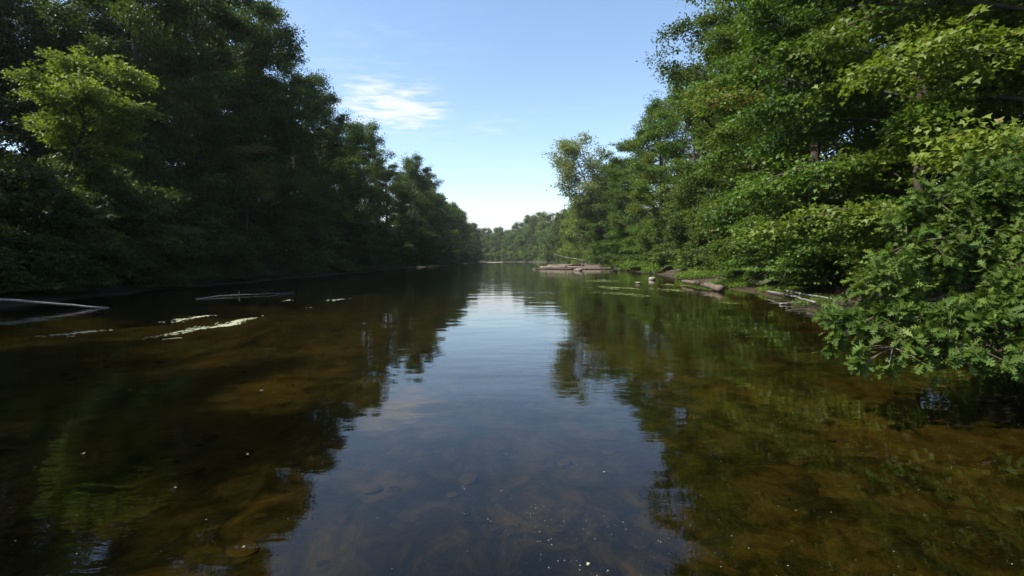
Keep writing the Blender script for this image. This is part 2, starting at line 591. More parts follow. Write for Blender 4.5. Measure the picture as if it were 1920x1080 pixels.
# near trees on the shaded left bank
kind('shade_a', seed=11, H=27, Rc=7.2, base=2.6, n_limb=42, n_sub=11, n_spray=6, n_leaf=28, leaf=.21, spray_r=.50, flat=.62, slope=.75, droop=.05)
kind('shade_b', seed=12, H=29, Rc=7.6, base=3.2, n_limb=42, n_sub=11, n_spray=6, n_leaf=28, leaf=.22, spray_r=.54, flat=.7, slope=.8, droop=.05)
kind('shade_c', seed=13, H=25, Rc=6.8, base=1.0, n_limb=42, n_sub=11, n_spray=6, n_leaf=28, leaf=.20, spray_r=.48, prof=prof_low, droop=.14, flat=.5)
# middle-distance broadleaf trees
kind('mid_a', seed=21, H=26, Rc=6.8, base=.8, n_limb=44, n_sub=9, n_spray=7, n_leaf=23, leaf=.25, spray_r=.52, prof=prof_low, droop=.10, flat=.6, slope=.7)
kind('mid_b', seed=22, H=27, Rc=6.8, base=1.6, n_limb=44, n_sub=9, n_spray=7, n_leaf=23, leaf=.25, spray_r=.55, flat=.75, slope=.8, droop=.04)
kind('mid_c', seed=23, H=25, Rc=7.2, base=.6, n_limb=44, n_sub=9, n_spray=7, n_leaf=23, leaf=.24, spray_r=.48, prof=prof_low, droop=.15, flat=.5, slope=.65)
# far trees
kind('far_a', seed=31, H=26, Rc=7.0, base=.3, n_limb=44, n_sub=8, n_spray=5, n_leaf=15, leaf=.50, spray_r=.8, prof=prof_low, twigs=False, flat=.7, slope=.8)
kind('far_b', seed=32, H=27, Rc=6.8, base=.5, n_limb=44, n_sub=8, n_spray=5, n_leaf=15, leaf=.50, spray_r=.8, twigs=False, flat=.8, slope=.8)
kind('far_c', seed=33, H=25, Rc=7.6, base=.3, n_limb=44, n_sub=8, n_spray=5, n_leaf=15, leaf=.48, spray_r=.8, prof=prof_low, twigs=False, flat=.7, slope=.8)
# layered maples on the near right bank
kind('maple_a', seed=41, H=21, Rc=7.2, base=.6, n_limb=48, n_sub=13, n_spray=7, n_leaf=18, leaf=.18, spray_r=.50, flat=.24,
     slope=.28, droop=.24, prof=prof_low, T=T_MAPLE, upright=.45)
kind('maple_b', seed=42, H=24, Rc=7.0, base=1.0, n_limb=48, n_sub=13, n_spray=7, n_leaf=18, leaf=.18, spray_r=.52, flat=.26,
     slope=.32, droop=.18, prof=prof_low, T=T_MAPLE, upright=.48)
# airy tree, shrubs, saplings
kind('airy', seed=51, H=26, Rc=6.2, base=10, n_limb=32, n_sub=10, n_spray=7, n_leaf=9, leaf=.36, spray_r=.75, flat=.7, slope=.8,
     droop=0, prof=prof_oval, lean=(-8.5, -1.0), bark=BARK_PALE, sub_len=(1.2, 3.0))
kind('shrub_a', seed=61, H=5.5, Rc=3.4, base=.2, n_limb=24, n_sub=9, n_spray=7, n_leaf=18, leaf=.20, spray_r=.42, slope=.8, droop=.25,
     prof=prof_low, sub_len=(.6, 1.2), trunk_r=.07)
kind('shrub_b', seed=62, H=7.5, Rc=3.8, base=.3, n_limb=26, n_sub=9, n_spray=7, n_leaf=18, leaf=.21, spray_r=.48, slope=.8, droop=.28,
     prof=prof_low, sub_len=(.7, 1.4), trunk_r=.09)
kind('sunlit', seed=71, H=13, Rc=3.5, base=8.0, n_limb=18, n_sub=9, n_spray=6, n_leaf=20, leaf=.17, spray_r=.42, flat=.3, slope=.5,
     droop=.12, prof=prof_top, T=T_MAPLE, lean=(3.0, -.5), sub_len=(.7, 1.7))
kind('slender', seed=72, H=12, Rc=2.2, base=7.5, n_limb=12, n_sub=6, n_spray=4, n_leaf=16, leaf=.20, spray_r=.42, flat=.3, slope=.5,
     droop=.15, prof=prof_top, T=T_MAPLE, lean=(1.5, -.5))


def plant(kd, x, y, leafmat, label, group=None, scale=1.0, rot=0.0, name='broadleaf_tree', cat='tree', tilt=(0, 0), zs=1.0):
    t, b, c = KINDS[kd]
    root = link(name, None, loc=(x, y, gz(x, y)))
    root.empty_display_size = .5
    root.rotation_euler = (tilt[0], tilt[1], rot)
    root.scale = (scale, scale, scale * zs)
    tag(root, label, cat, group)
    link('trunk', t, root)
    link('branches', b, root)
    co = link('crown', c, root)
    co.material_slots[0].link = 'OBJECT'
    co.material_slots[0].material = leafmat
    return root


USED = {}
SHORT = []      # (x, y, short phrase) of the front trees, to describe what stands beside them


def beside(x, y, pre, post=''):
    b = min(SHORT, key=lambda q: abs(q[1] - y) + (1000 if q[0] * x < 0 else 0))
    lab = (pre + ' ' + b[2] + ' ' + post).strip()
    USED[lab] = USED.get(lab, 0) + 1
    return lab + ['', ', next upstream', ', third upstream', ', fourth upstream', ', fifth upstream'][min(4, USED[lab] - 1)]


rnd = random.Random(5)


def rr(a, b):
    return rnd.uniform(a, b)


# ---- left bank, front row (trunk x, y, kind, height factor, leaf colour, label)
GL = 'trees along the shaded left bank'
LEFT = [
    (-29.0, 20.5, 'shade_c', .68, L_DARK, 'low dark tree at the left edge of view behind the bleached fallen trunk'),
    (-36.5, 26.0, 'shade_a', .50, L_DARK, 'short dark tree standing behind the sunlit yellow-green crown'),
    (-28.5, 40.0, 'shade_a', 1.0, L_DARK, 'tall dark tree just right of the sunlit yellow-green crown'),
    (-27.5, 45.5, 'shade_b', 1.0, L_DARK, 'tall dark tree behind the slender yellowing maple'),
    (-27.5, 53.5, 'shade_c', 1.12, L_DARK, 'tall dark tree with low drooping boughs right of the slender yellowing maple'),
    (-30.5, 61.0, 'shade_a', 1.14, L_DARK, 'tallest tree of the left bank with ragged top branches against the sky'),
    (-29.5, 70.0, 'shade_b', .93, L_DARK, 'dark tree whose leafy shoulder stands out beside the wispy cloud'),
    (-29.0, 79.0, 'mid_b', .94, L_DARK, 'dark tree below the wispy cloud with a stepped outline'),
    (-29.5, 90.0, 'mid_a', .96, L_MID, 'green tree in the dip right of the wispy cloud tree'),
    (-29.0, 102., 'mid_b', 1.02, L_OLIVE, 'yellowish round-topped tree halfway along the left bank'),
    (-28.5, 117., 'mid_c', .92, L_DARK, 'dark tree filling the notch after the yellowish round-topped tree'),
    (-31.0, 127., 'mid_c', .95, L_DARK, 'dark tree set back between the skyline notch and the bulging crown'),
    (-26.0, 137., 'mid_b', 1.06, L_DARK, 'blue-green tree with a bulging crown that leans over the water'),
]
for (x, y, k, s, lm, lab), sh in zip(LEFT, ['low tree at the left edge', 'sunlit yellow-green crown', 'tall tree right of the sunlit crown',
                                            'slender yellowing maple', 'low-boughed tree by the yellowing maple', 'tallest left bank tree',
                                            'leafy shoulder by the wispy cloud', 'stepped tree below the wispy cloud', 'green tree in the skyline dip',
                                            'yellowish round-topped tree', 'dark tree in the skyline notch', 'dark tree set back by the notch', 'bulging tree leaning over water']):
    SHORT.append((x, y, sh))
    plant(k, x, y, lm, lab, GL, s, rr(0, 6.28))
GLF = 'far trees along the left bank'
for y in (154, 170, 187, 205, 225, 247, 271, 297, 326, 358, 392, 424):
    plant(rnd.choice(['far_a', 'far_b', 'far_c']), -29.5 + rr(-1.5, 1.5), y, rnd.choice([L_DARK, L_MID, L_OLIVE]),
          'small far tree in the receding row down the left bank', GLF, rr(.95, 1.12), rr(0, 6.28))
# ---- left bank, rows behind
GLB = 'dark trees behind the left front row'
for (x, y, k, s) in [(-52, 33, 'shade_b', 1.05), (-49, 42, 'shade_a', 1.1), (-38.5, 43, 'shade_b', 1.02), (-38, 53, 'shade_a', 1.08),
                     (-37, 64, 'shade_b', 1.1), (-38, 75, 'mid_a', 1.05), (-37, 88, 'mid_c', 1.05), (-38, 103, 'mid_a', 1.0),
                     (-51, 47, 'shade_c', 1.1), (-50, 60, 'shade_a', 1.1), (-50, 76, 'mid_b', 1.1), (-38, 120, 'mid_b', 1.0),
                     (-42, 19, 'shade_a', .8), (-38, 6, 'shade_b', 1.0), (-29, 2.5, 'shade_a', 1.0), (-28, -6, 'shade_b', 1.0), (-36, -2, 'shade_b', 1.05),  # last trees of this line are unseen, added to shade the near left water
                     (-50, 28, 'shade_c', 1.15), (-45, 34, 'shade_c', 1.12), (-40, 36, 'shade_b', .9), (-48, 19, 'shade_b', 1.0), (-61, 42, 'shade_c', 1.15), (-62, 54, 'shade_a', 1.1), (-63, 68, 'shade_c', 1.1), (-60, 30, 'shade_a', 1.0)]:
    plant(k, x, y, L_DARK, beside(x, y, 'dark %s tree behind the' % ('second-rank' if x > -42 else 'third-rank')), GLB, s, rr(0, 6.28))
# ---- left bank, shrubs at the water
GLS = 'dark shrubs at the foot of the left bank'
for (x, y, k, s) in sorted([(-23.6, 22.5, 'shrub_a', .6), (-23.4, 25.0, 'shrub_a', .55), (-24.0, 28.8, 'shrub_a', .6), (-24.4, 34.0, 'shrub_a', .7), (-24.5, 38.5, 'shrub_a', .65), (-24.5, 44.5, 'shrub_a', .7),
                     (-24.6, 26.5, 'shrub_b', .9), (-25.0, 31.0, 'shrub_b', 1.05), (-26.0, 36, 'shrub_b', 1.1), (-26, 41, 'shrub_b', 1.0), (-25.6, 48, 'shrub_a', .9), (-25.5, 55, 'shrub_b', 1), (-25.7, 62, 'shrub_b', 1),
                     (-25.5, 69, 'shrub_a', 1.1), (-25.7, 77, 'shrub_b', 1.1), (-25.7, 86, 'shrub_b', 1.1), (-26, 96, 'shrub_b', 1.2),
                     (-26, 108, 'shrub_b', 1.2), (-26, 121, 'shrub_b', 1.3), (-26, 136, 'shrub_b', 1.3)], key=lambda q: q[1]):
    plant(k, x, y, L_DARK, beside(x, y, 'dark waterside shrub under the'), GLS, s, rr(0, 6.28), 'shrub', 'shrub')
for (x, y) in [(-44, 24), (-47, 30), (-44, 38), (-44, 48), (-45, 58), (-44, 70), (-46, 84), (-56, 33), (-58, 44), (-56, 56), (-57, 68)]:
    plant('shrub_b', x, y, L_DARK, 'dark undergrowth shrub deep inside the left wood', 'undergrowth shrubs inside the left wood', rr(.9, 1.3), rr(0, 6.28), 'shrub', 'shrub')
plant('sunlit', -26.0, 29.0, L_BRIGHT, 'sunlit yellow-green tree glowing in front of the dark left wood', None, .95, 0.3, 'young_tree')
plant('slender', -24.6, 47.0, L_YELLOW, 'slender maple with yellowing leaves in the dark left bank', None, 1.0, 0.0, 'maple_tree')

# ---- right bank
GR = 'trees along the sunny right bank'
RIGHT = [
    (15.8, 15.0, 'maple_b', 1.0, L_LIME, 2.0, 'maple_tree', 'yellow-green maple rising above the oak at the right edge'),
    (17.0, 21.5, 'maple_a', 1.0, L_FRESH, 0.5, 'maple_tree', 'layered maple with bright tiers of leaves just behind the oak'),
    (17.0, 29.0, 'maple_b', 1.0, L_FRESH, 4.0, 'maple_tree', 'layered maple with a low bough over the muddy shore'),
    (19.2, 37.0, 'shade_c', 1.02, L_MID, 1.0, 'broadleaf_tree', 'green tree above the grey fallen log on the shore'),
    (21.8, 47.0, 'shade_b', 1.08, L_MID, 5.2, 'broadleaf_tree', 'tallest right bank tree with an open branch reaching over the river'),
    (24.6, 58.0, 'mid_c', 1.0, L_MID, 2.2, 'broadleaf_tree', 'dense green tree behind the leafy herb patch'),
    (24.8, 70.0, 'mid_a', 1.0, L_FRESH, 0.2, 'broadleaf_tree', 'broad tree with a rounded top beside the tallest right bank tree'),
    (24.0, 83.0, 'mid_b', .98, L_MID, 3.3, 'broadleaf_tree', 'tree with a sloping crown right of the airy leaning tree'),
    (24.2, 97.0, 'mid_c', 1.02, L_MID, 4.4, 'broadleaf_tree', 'dark-hearted tree just right of the airy leaning tree'),
    (24.5, 109., 'mid_a', .86, L_FRESH, 1.7, 'broadleaf_tree', 'tree at the foot of the airy leaning tree behind the driftwood'),
]
for (x, y, k, s, lm, ro, nm, lab), sh in zip(RIGHT, ['yellow-green maple at the right edge', 'layered maple just behind the oak', 'layered maple with the low bough',
                                                     'green tree above the grey log', 'tallest right bank tree', 'dense tree behind the herb patch',
                                                     'broad round-topped tree', 'sloping crown near the airy tree', 'dark-hearted tree by the airy tree',
                                                     'tree behind the driftwood pile']):
    SHORT.append((x, y, sh))
    plant(k, x, y, lm, lab, GR, s, ro, nm)
plant('airy', 23.0, 118.0, L_AIRY, 'airy pale tree leaning out over the river with sky showing through', None, 1.12, 0.0, 'leaning_tree')
for (x, y, k, s, lab) in [(23.5, 103, 'shrub_b', 1.3, 'rounded young tree on the shore below the airy leaning tree, nearest the pile'),
                          (21.8, 119.5, 'mid_a', .50, 'low green tree hiding the foot of the airy leaning tree'),
                          (21.5, 125, 'mid_c', .62, 'low tree just left of and behind the airy leaning tree')]:
    plant(k, x, y, L_FRESH, lab, GR, s, rr(0, 6.28), 'young_tree')
GRF = 'far trees along the right bank'
for y in (130, 147, 165, 184, 204, 226, 250, 276, 304, 334, 366, 400):
    plant(rnd.choice(['far_a', 'far_b', 'far_c']), 26.3 + rr(-1.5, 1.5), y, rnd.choice([L_FRESH, L_LIME, L_OLIVE]),
          'small far sunlit tree in the receding row down the right bank', GRF, rr(.86, 1.0), rr(0, 6.28))
GRB = 'trees behind the right front row'
for (x, y, k, s) in [(24, 17, 'shade_b', .9), (26, 26, 'shade_a', 1.0), (28, 35, 'shade_b', 1.0), (30, 45, 'shade_a', 1.0), (32, 57, 'mid_b', 1.05),
                     (34, 70, 'mid_a', 1.05), (35, 86, 'mid_b', 1.0), (22, 9, 'shade_c', .9), (34, 25, 'shade_a', 1.0), (38, 40, 'shade_b', 1.0)]:
    plant(k, x, y, L_MID, beside(x, y, 'green tree in shade behind the', 'at right'), GRB, s, rr(0, 6.28))
GRS = 'shrubs at the foot of the right bank'
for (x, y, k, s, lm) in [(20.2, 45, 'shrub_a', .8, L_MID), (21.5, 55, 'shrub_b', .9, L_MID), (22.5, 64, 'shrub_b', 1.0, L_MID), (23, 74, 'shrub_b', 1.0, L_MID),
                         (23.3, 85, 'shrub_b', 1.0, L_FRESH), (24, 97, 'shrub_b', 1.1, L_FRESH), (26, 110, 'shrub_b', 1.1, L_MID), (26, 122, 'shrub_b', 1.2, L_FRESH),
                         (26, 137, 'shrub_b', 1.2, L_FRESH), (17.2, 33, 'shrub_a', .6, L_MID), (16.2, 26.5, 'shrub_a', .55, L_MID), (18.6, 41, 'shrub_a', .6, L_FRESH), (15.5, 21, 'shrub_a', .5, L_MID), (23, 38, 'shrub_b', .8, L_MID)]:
    plant(k, x, y, lm, beside(x, y, 'leafy shore shrub under the'), GRS, s, rr(0, 6.28), 'shrub', 'shrub')
# ---- the wood across the far bend
GFB = 'trees across the far river bend'
BEND = ([-120, -90, -70, -18, 12, 30], [560, 545, 530, 492, 452, 425])
for i in range(24):
    x = 27 - 5.2 * i + rr(-1.5, 1.5)
    y = float(np.interp(x, *BEND)) + rr(0, 6)
    plant(['far_a', 'far_b', 'far_c'][i % 3], x, y, [L_LIME, L_FRESH, L_OLIVE][(i * 2) % 3],
          'tiny sunlit tree across the far bend of the river', GFB, rr(.80, 1.05) + max(0, .012 * (x + 5)), rr(0, 6.28))
for i in range(12):
    x = 26 - 10 * i + rr(-3, 3)
    y = float(np.interp(x, *BEND)) + rr(12, 18)
    plant(['far_a', 'far_b', 'far_c'][i % 3], x, y, [L_LIME, L_FRESH, L_OLIVE][i % 3],
          'tiny sunlit tree across the far bend of the river', GFB, rr(1.05, 1.25) + max(0, .012 * (x + 5)), rr(0, 6.28))
for i in range(22):
    x = 22 - 5 * i + rr(-1.5, 1.5)
    plant(['shrub_b', 'shrub_a'][i % 2], x, float(np.interp(x, *BEND)) - 5, [L_LIME, L_FRESH][i % 2],
          'tiny bright bush at the waterline of the far bend', 'bushes along the far bend', rr(1.2, 1.7), rr(0, 6.28), 'shrub', 'shrub')
for i in range(17):
    y = 152 + 16 * i
    plant('shrub_b', float(bank_l(y)) - .8, y, L_DARK, 'tiny dark bush far down the left waterline',
          'bushes far along the left waterline', rr(1.1, 1.4), rr(0, 6.28), 'shrub', 'shrub')


# ------------------------------------------------------------------ far-off woods that read as one mass
def woods(name, label, path, depth, height, n, leaf, mat, seed):
    g = np.random.default_rng(seed)
    path = np.array(path, float)
    seg = np.linalg.norm(np.diff(path, axis=0), axis=1)
    cum = np.concatenate([[0], np.cumsum(seg)]) / seg.sum()
    nc = n // 60
    u = g.random(nc)
    c = np.stack([np.interp(u, cum, path[:, 0]), np.interp(u, cum, path[:, 1])], -1) + g.uniform(-depth, depth, (nc, 2)) * .5
    z0 = ground_z(c[:, 0], c[:, 1])
    top = height * (.75 + .25 * np.sin(u * seg.sum() / 4.1) * np.sin(u * seg.sum() / 1.7 + 1))
    cz = z0 + top * g.random(nc) ** .85
    ii = np.repeat(np.arange(nc), 60)
    P = np.stack([c[ii, 0], c[ii, 1], cz[ii]], -1) + g.normal(0, 1, (len(ii), 3)) * np.array([1.3, 1.3, .8])
    P[:, 2] = np.maximum(P[:, 2], z0[ii] + .1)
    D = g.normal(0, 1, (len(ii), 3)) - np.array([0, 0, .3])
    N = nrm(np.array([0, 0, 1.0]) + g.normal(0, .7, (len(ii), 3)))
    V, F = leaf_arrays(P, D, N, leaf * g.uniform(.6, 1.3, len(ii)), T_DIAMOND)
    tone = np.repeat(np.clip(g.normal(.5, .14, nc)[ii] + g.normal(0, .1, len(ii)), 0, .95), 4)
    o = link(name, mesh_from(name, V, F, mat, tone))
    tag(o, label, 'woods', kind='stuff')


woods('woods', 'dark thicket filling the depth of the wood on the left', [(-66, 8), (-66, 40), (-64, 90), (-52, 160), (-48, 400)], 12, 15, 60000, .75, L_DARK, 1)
woods('woods', 'green thicket filling the depth of the wood on the right', [(38, -5), (44, 30), (46, 90), (46, 160), (44, 400)], 10, 15, 52000, .75, L_MID, 2)
woods('woods', 'distant wood closing off the far bend of the river', [(44, 420), (26, 470), (-18, 525), (-90, 580), (-200, 640)], 20, 24, 40000, 1.3, L_FRESH, 3)


# ------------------------------------------------------------------ the oak that hangs over the water, near right
def build_oak():
    g = np.random.default_rng(77)
    bx, by = 12.2, 9.6
    bz = gz(bx, by)
    root = link('oak_tree', None, loc=(bx, by, bz))
    tag(root, 'oak with large lobed leaves hanging over the water at right', 'tree')
    B = np.array([bx, by, bz])
    tr = Tubes().add(np.array([(0, 0, -.4), (-.2, -.05, .8), (-.5, -.1, 2.0), (-.6, 0, 3.4), (-.5, .2, 5.2)]), [.24, .19, .16, .12, .05], 9, rough=.06, rng=g)
    link('trunk', tr.mesh('oak_trunk', BARK), root)
    # leafy boughs: (start on trunk, end, spread)
    boughs = [((-.4, -.1, 1.5), (5.6, 6.9, .72), 1.2), ((-.4, -.1, 1.4), (4.62, 7.3, .90), 1.0), ((-.4, -.1, 1.4), (4.72, 6.9, .58), .9), ((-.5, -.1, 1.7), (5.3, 7.8, 1.55), 1.0),
              ((-.5, -.1, 1.6), (6.7, 6.7, .75), 1.2), ((-.5, -.1, 1.9), (6.9, 7.2, 1.45), 1.2), ((-.6, -.1, 2.2), (5.9, 8.1, 2.10), 1.1),
              ((-.6, 0, 2.5), (6.6, 8.5, 2.85), 1.1), ((-.6, 0, 2.8), (7.6, 8.3, 3.05), 1.2), ((-.6, 0, 2.4), (7.6, 7.6, 2.15), 1.2),
              ((-.6, 0, 1.9), (7.7, 7.1, 1.15), 1.2), ((-.6, 0, 3.1), (8.6, 8.8, 3.35), 1.2), ((-.6, 0, 2.7), (8.6, 8.0, 2.7), 1.2),
              ((-.5, 0, 2.0), (8.8, 7.5, 1.6), 1.2), ((-.6, 0, 3.4), (9.8, 9.2, 3.7), 1.2), ((-.5, .1, 3.5), (12.2, 9.0, 3.9), 1.2), ((-.3, .2, 2.5), (11.8, 7.9, 2.6), 1.2),
              ((-.6, 0, 2.6), (9.9, 8.4, 3.3), 1.2)]
    tips, dirs, tones = [], [], []
    for bi, (s, e, spread) in enumerate(boughs):
        s = np.array(s) + B
        e = np.array(e, float)
        mid = (s + e) / 2 + np.array([0, 0, .45 + .15 * g.random()]) + g.normal(0, .12, 3)
        c = bez(s, mid, e, 14)
        c[1:-1] += g.normal(0, .025, (12, 3))
        bough = Tubes().add(c - B, np.linspace(.055, .004, 14), 6, rough=.05, rng=g)
        lt = g.normal(.5, .08)
        nb = int(88 * spread)
        for k in range(nb):
            u = g.uniform(.42, 1.0) ** .75
            p = c[int(u * 13)]
            tan = nrm(e - mid)
            d = nrm(tan * .6 + nrm(g.normal(0, 1, 3) * np.array([1, 1, .75])) * 1.0)
            ln = g.uniform(.25, .85) * (1.15 - .35 * u)
            q = p + d * ln + np.array([0, 0, -.10 * ln])
            bough.add(np.stack([p, (p + q) / 2 + (0, 0, .03), q]) - B, [.010, .007, .003], 4, cap=False)
            for j in range(g.integers(2, 5)):
                f = g.uniform(.45, 1.0) if j else 1.0
                tips.append(p * (1 - f) + q * f + g.normal(0, .05, 3) * (j > 0))
                dirs.append(nrm(d + g.normal(0, .3, 3)))
                tones.append(lt + g.normal(0, .08))
        for k in range(5):
            tips.append(e + g.normal(0, .03, 3)), dirs.append(nrm(nrm(e - mid) + g.normal(0, .35, 3))), tones.append(lt + g.normal(0, .08))
        link('bough', bough.mesh('oak_bough', TWIG), root)
    tips, dirs, tones = np.array(tips), np.array(dirs), np.array(tones)
    n = 8
    ii = np.repeat(np.arange(len(tips)), n)
    az = g.normal(0, 1, (len(ii), 3))
    D = nrm(nrm(az) * 1.0 + dirs[ii] * .65 + np.array([0, 0, -.12]))
    P = tips[ii] + D * .015 - dirs[ii] * g.uniform(0, .10, (len(ii), 1))
    N = nrm(np.array([-.25, -.30, 1.0]) + g.normal(0, .55, (len(ii), 3)))
    size = .075 + .115 * g.random(len(ii)) ** .8
    keep = P[:, 2] > .32
    P, D, N, size, ii = P[keep], D[keep], N[keep], size[keep], ii[keep]
    tone = np.clip(tones[ii] + g.normal(0, .12, len(ii)), 0, .955)
    tone = np.where(g.random(len(ii)) < .010, 1.0, tone)
    # the leaves that show largest stand alone, the rest stay one mass
    c = P + D * size[:, None] * .5 - np.array([0, 0, CAM_Z])
    dist = np.linalg.norm(c, axis=1)
    sxp = c[:, 0] / c[:, 1]
    szp = c[:, 2] / c[:, 1]
    face = np.abs(np.sum(nrm(c) * nrm(np.cross(np.cross(D, N), D)), 1))
    app = size / dist * (.25 + face)
    order = np.argsort(dist - 4.0 * face * .3)
    cell, chosen = set(), []
    for i in order:
        if sxp[i] > .985 or dist[i] > 11:
            continue
        key = (int(sxp[i] / .019), int(szp[i] / .019))
        if key in cell:
            continue
        cell.add(key)
        chosen.append(i)
    chosen = sorted(chosen, key=lambda i: -app[i])[:300]
    mask = np.ones(len(P), bool)
    mask[chosen] = False
    V, F = leaf_arrays(P[mask] - B, D[mask], N[mask], size[mask], T_OAK)
    fo = link('foliage', mesh_from('oak_foliage', V, F, L_OAK, np.repeat(tone[mask], len(T_OAK[0]))), root)
    fo['kind'] = 'stuff'
    # a few shared leaf shapes with differing curl and tone
    shapes = []
    for q, (curl, tn) in enumerate([(0, .36), (.35, .52), (-.3, .64), (.6, .45), (.2, .86), (.4, .22), (-.5, .55), (.9, .70)]):
        tv = T_OAK[0].copy()
        tv[:, 2] += curl * (tv[:, 1] - .4) ** 2 - .1 * abs(curl) * np.abs(tv[:, 0])
        shapes.append(mesh_from('oak_leaf', tv, T_OAK[1], L_OAK, np.full(len(tv), tn)))
    brown = mesh_from('oak_leaf_brown', T_OAK[0], T_OAK[1], L_OAK, np.full(len(T_OAK[0]), 1.0))
    for q, i in enumerate(chosen):
        me = brown if q in (90, 170, 255) else shapes[int(g.integers(0, len(shapes)))]
        o = link('leaf', me, root)
        d = Vector(D[i]).normalized()
        nn = Vector(N[i])
        b = d.cross(nn).normalized()
        nn = b.cross(d)
        M = Matrix((b, d, nn)).transposed().to_4x4()
        o.matrix_local = Matrix.Translation(Vector(P[i] - B)) @ M @ Matrix.Scale(float(size[i]), 4)


build_oak()


# ------------------------------------------------------------------ driftwood, rocks, bank plants
def at(px, py, z=0.0):
    """world point on the plane at height z that the photograph shows at (px, py); used to read off positions"""
    dx, dz = (px - 960) / 960, -(py - 540) / 960
    c, s = math.cos(R(PITCH)), math.sin(R(PITCH))
    v = np.array([dx, c + s * dz, -s + c * dz])
    t = (z - CAM_Z) / v[2]
    return np.array([0, 0, CAM_Z]) + v * t


def log_mesh(name, pts, r0, r1, mat, g, stubs=2, sides=10, n=16):
    pts = np.asarray(pts, float)
    t = np.linspace(0, 1, n)
    k = np.linspace(0, 1, len(pts))
    c = np.stack([np.interp(t, k, pts[:, j]) for j in range(3)], -1)
    c[1:-1] += g.normal(0, .12 * r0, (n - 2, 3))
    T = Tubes().add(c, np.linspace(r0, r1, n) * (1 + g.normal(0, .05, n)), sides, rough=.07, rng=g)
    for q in range(stubs):
        i = int(g.integers(3, n - 2))
        d = nrm(g.normal(0, 1, 3) + np.array([0, 0, .8]))
        L = r0 * g.uniform(2.0, 5.0)
        T.add(np.stack([c[i], c[i] + d * L * .5, c[i] + d * L + g.normal(0, .05, 3)]), [r0 * .35, r0 * .25, r0 * .12], 5, rough=.1, rng=g)
    return T.mesh(name, mat)


def log(label, pts, r0, r1, mat, seed, stubs=2, name='driftwood_log', cat='log', group=None):
    g = np.random.default_rng(seed)
    pts = np.asarray(pts, float)
    o0 = pts.mean(0)
    o = link(name, log_mesh(name, pts - o0, r0, r1, mat, g, stubs), loc=o0)
    return tag(o, label, cat, group)


GD = 'driftwood logs piled on the far shallows'
log('longest pale log lying across the front of the far driftwood pile', [(6.2, 112, .30), (11, 111, .42), (19.5, 110, .35)], .30, .16, DRIFT, 1, 3, group=GD)
log('thin dark log half sunk in front of the far driftwood pile', [(4.4, 108, .06), (9, 107.5, .12), (12.5, 107, .10)], .16, .09, DRIFT_DARK, 2, 1, group=GD)
log('second pale log resting behind the longest log of the pile', [(8, 115, .62), (13, 114, .78), (20, 113.5, .55)], .26, .18, DRIFT, 3, 3, group=GD)
log('short dark log slanting over the right end of the pile', [(13, 113, .85), (17, 114.5, .95), (20.5, 115.5, .7)], .22, .14, DRIFT_DARK, 4, 2, group=GD)
log('low grey log at the right foot of the driftwood pile', [(14, 107.5, .12), (18.5, 107.5, .18), (21.5, 108, .22)], .20, .14, DRIFT, 5, 1, group=GD)
log('brown log low under the middle of the pile', [(8.6, 109.5, .12), (12, 109.3, .16), (15.5, 109.4, .12)], .20, .13, DRIFT_DARK, 6, 2, group=GD)
log('bare curved branch arching up from the driftwood pile', [(15.6, 112, .7), (15.2, 112, 1.6), (14.2, 112, 2.15), (11.5, 112, 2.5), (9.3, 112, 3.3)], .20, .07, DEADWOOD, 7, 3, 'dead_branch', 'branch')

p0, p1 = at(1280, 527, .25), at(1352, 541, .2)
log('thick grey log lying at the edge of the right shore', [p0, (p0 + p1) / 2 + (0, 0, .05), p1], .12, .21, DRIFT_DARK, 8, 2, 'fallen_log')
b0, b1, b2 = at(1440, 546, .22), at(1490, 556, .25), at(1528, 567, .25)
log('upper bleached branch lying on the muddy right shore', [b0, b1, b2], .06, .04, DEADWOOD, 9, 4, 'dead_branch', 'branch')
b0, b1, b2 = at(1474, 545, .45), at(1510, 552, .42), at(1560, 560, .38)
log('thin forked branch at the top of the right shore', [b0, b1, b2], .05, .03, DEADWOOD, 10, 4, 'dead_branch', 'branch')
b0, b1, b2 = at(1462, 570, .03), at(1500, 567, .09), at(1560, 572, .10)
log('lowest branch lying along the water edge of the right shore', [b0, b1, b2], .045, .03, DEADWOOD, 11, 3, 'dead_branch', 'branch')
b0, b1, b2 = at(1478, 582, .0), at(1520, 579, .03), at(1580, 572, .05)
log('wet dark stick lying in the shallows beside the oak', [b0, b1, b2], .025, .018, DRIFT_DARK, 12, 1, 'dead_branch', 'branch')
q0, q1, q2 = np.array([-22.5, 18.8, .75]), np.array([-19.3, 19.8, .42]), at(205, 577, 0.0)
log('bleached bare trunk slanting into dark water at the left edge', [q0, q1, q2 + (0, 0, -.02)], .058, .034, DEADWOOD, 13, 3, 'fallen_log', 'log')
q0, q1, q2, q3 = at(368, 561, 0), at(410, 555, .05), at(470, 552, .07), at(552, 549, .03)
log('thin bare branch curving out of the dark water by the left bank', [q0, q1, q2, q3], .035, .015, DEADWOOD, 14, 5, 'dead_branch', 'branch')


def rock_mesh(name, seed, mat, sub=3):
    import bmesh
    bm = bmesh.new()
    bmesh.ops.create_icosphere(bm, subdivisions=sub, radius=1.0)
    g = np.random.default_rng(seed)
    V = np.array([v.co[:] for v in bm.verts])
    for k in range(7):
        n = nrm(g.normal(0, 1, 3))
        h = g.uniform(.55, .85)
        dd = V @ n
        V = V - np.maximum(dd - h, 0)[:, None] * n * .85
    V = V * (1 + .05 * vnoise(V[:, 0] * 3, V[:, 1] * 3 + V[:, 2] * 2, seed)[:, None])
    for v, c in zip(bm.verts, V):
        v.co = c
    me = bpy.data.meshes.new(name)
    bm.to_mesh(me)
    bm.free()
    me.polygons.foreach_set('use_smooth', np.ones(len(me.polygons), dtype=bool))
    me.materials.append(mat)
    return me


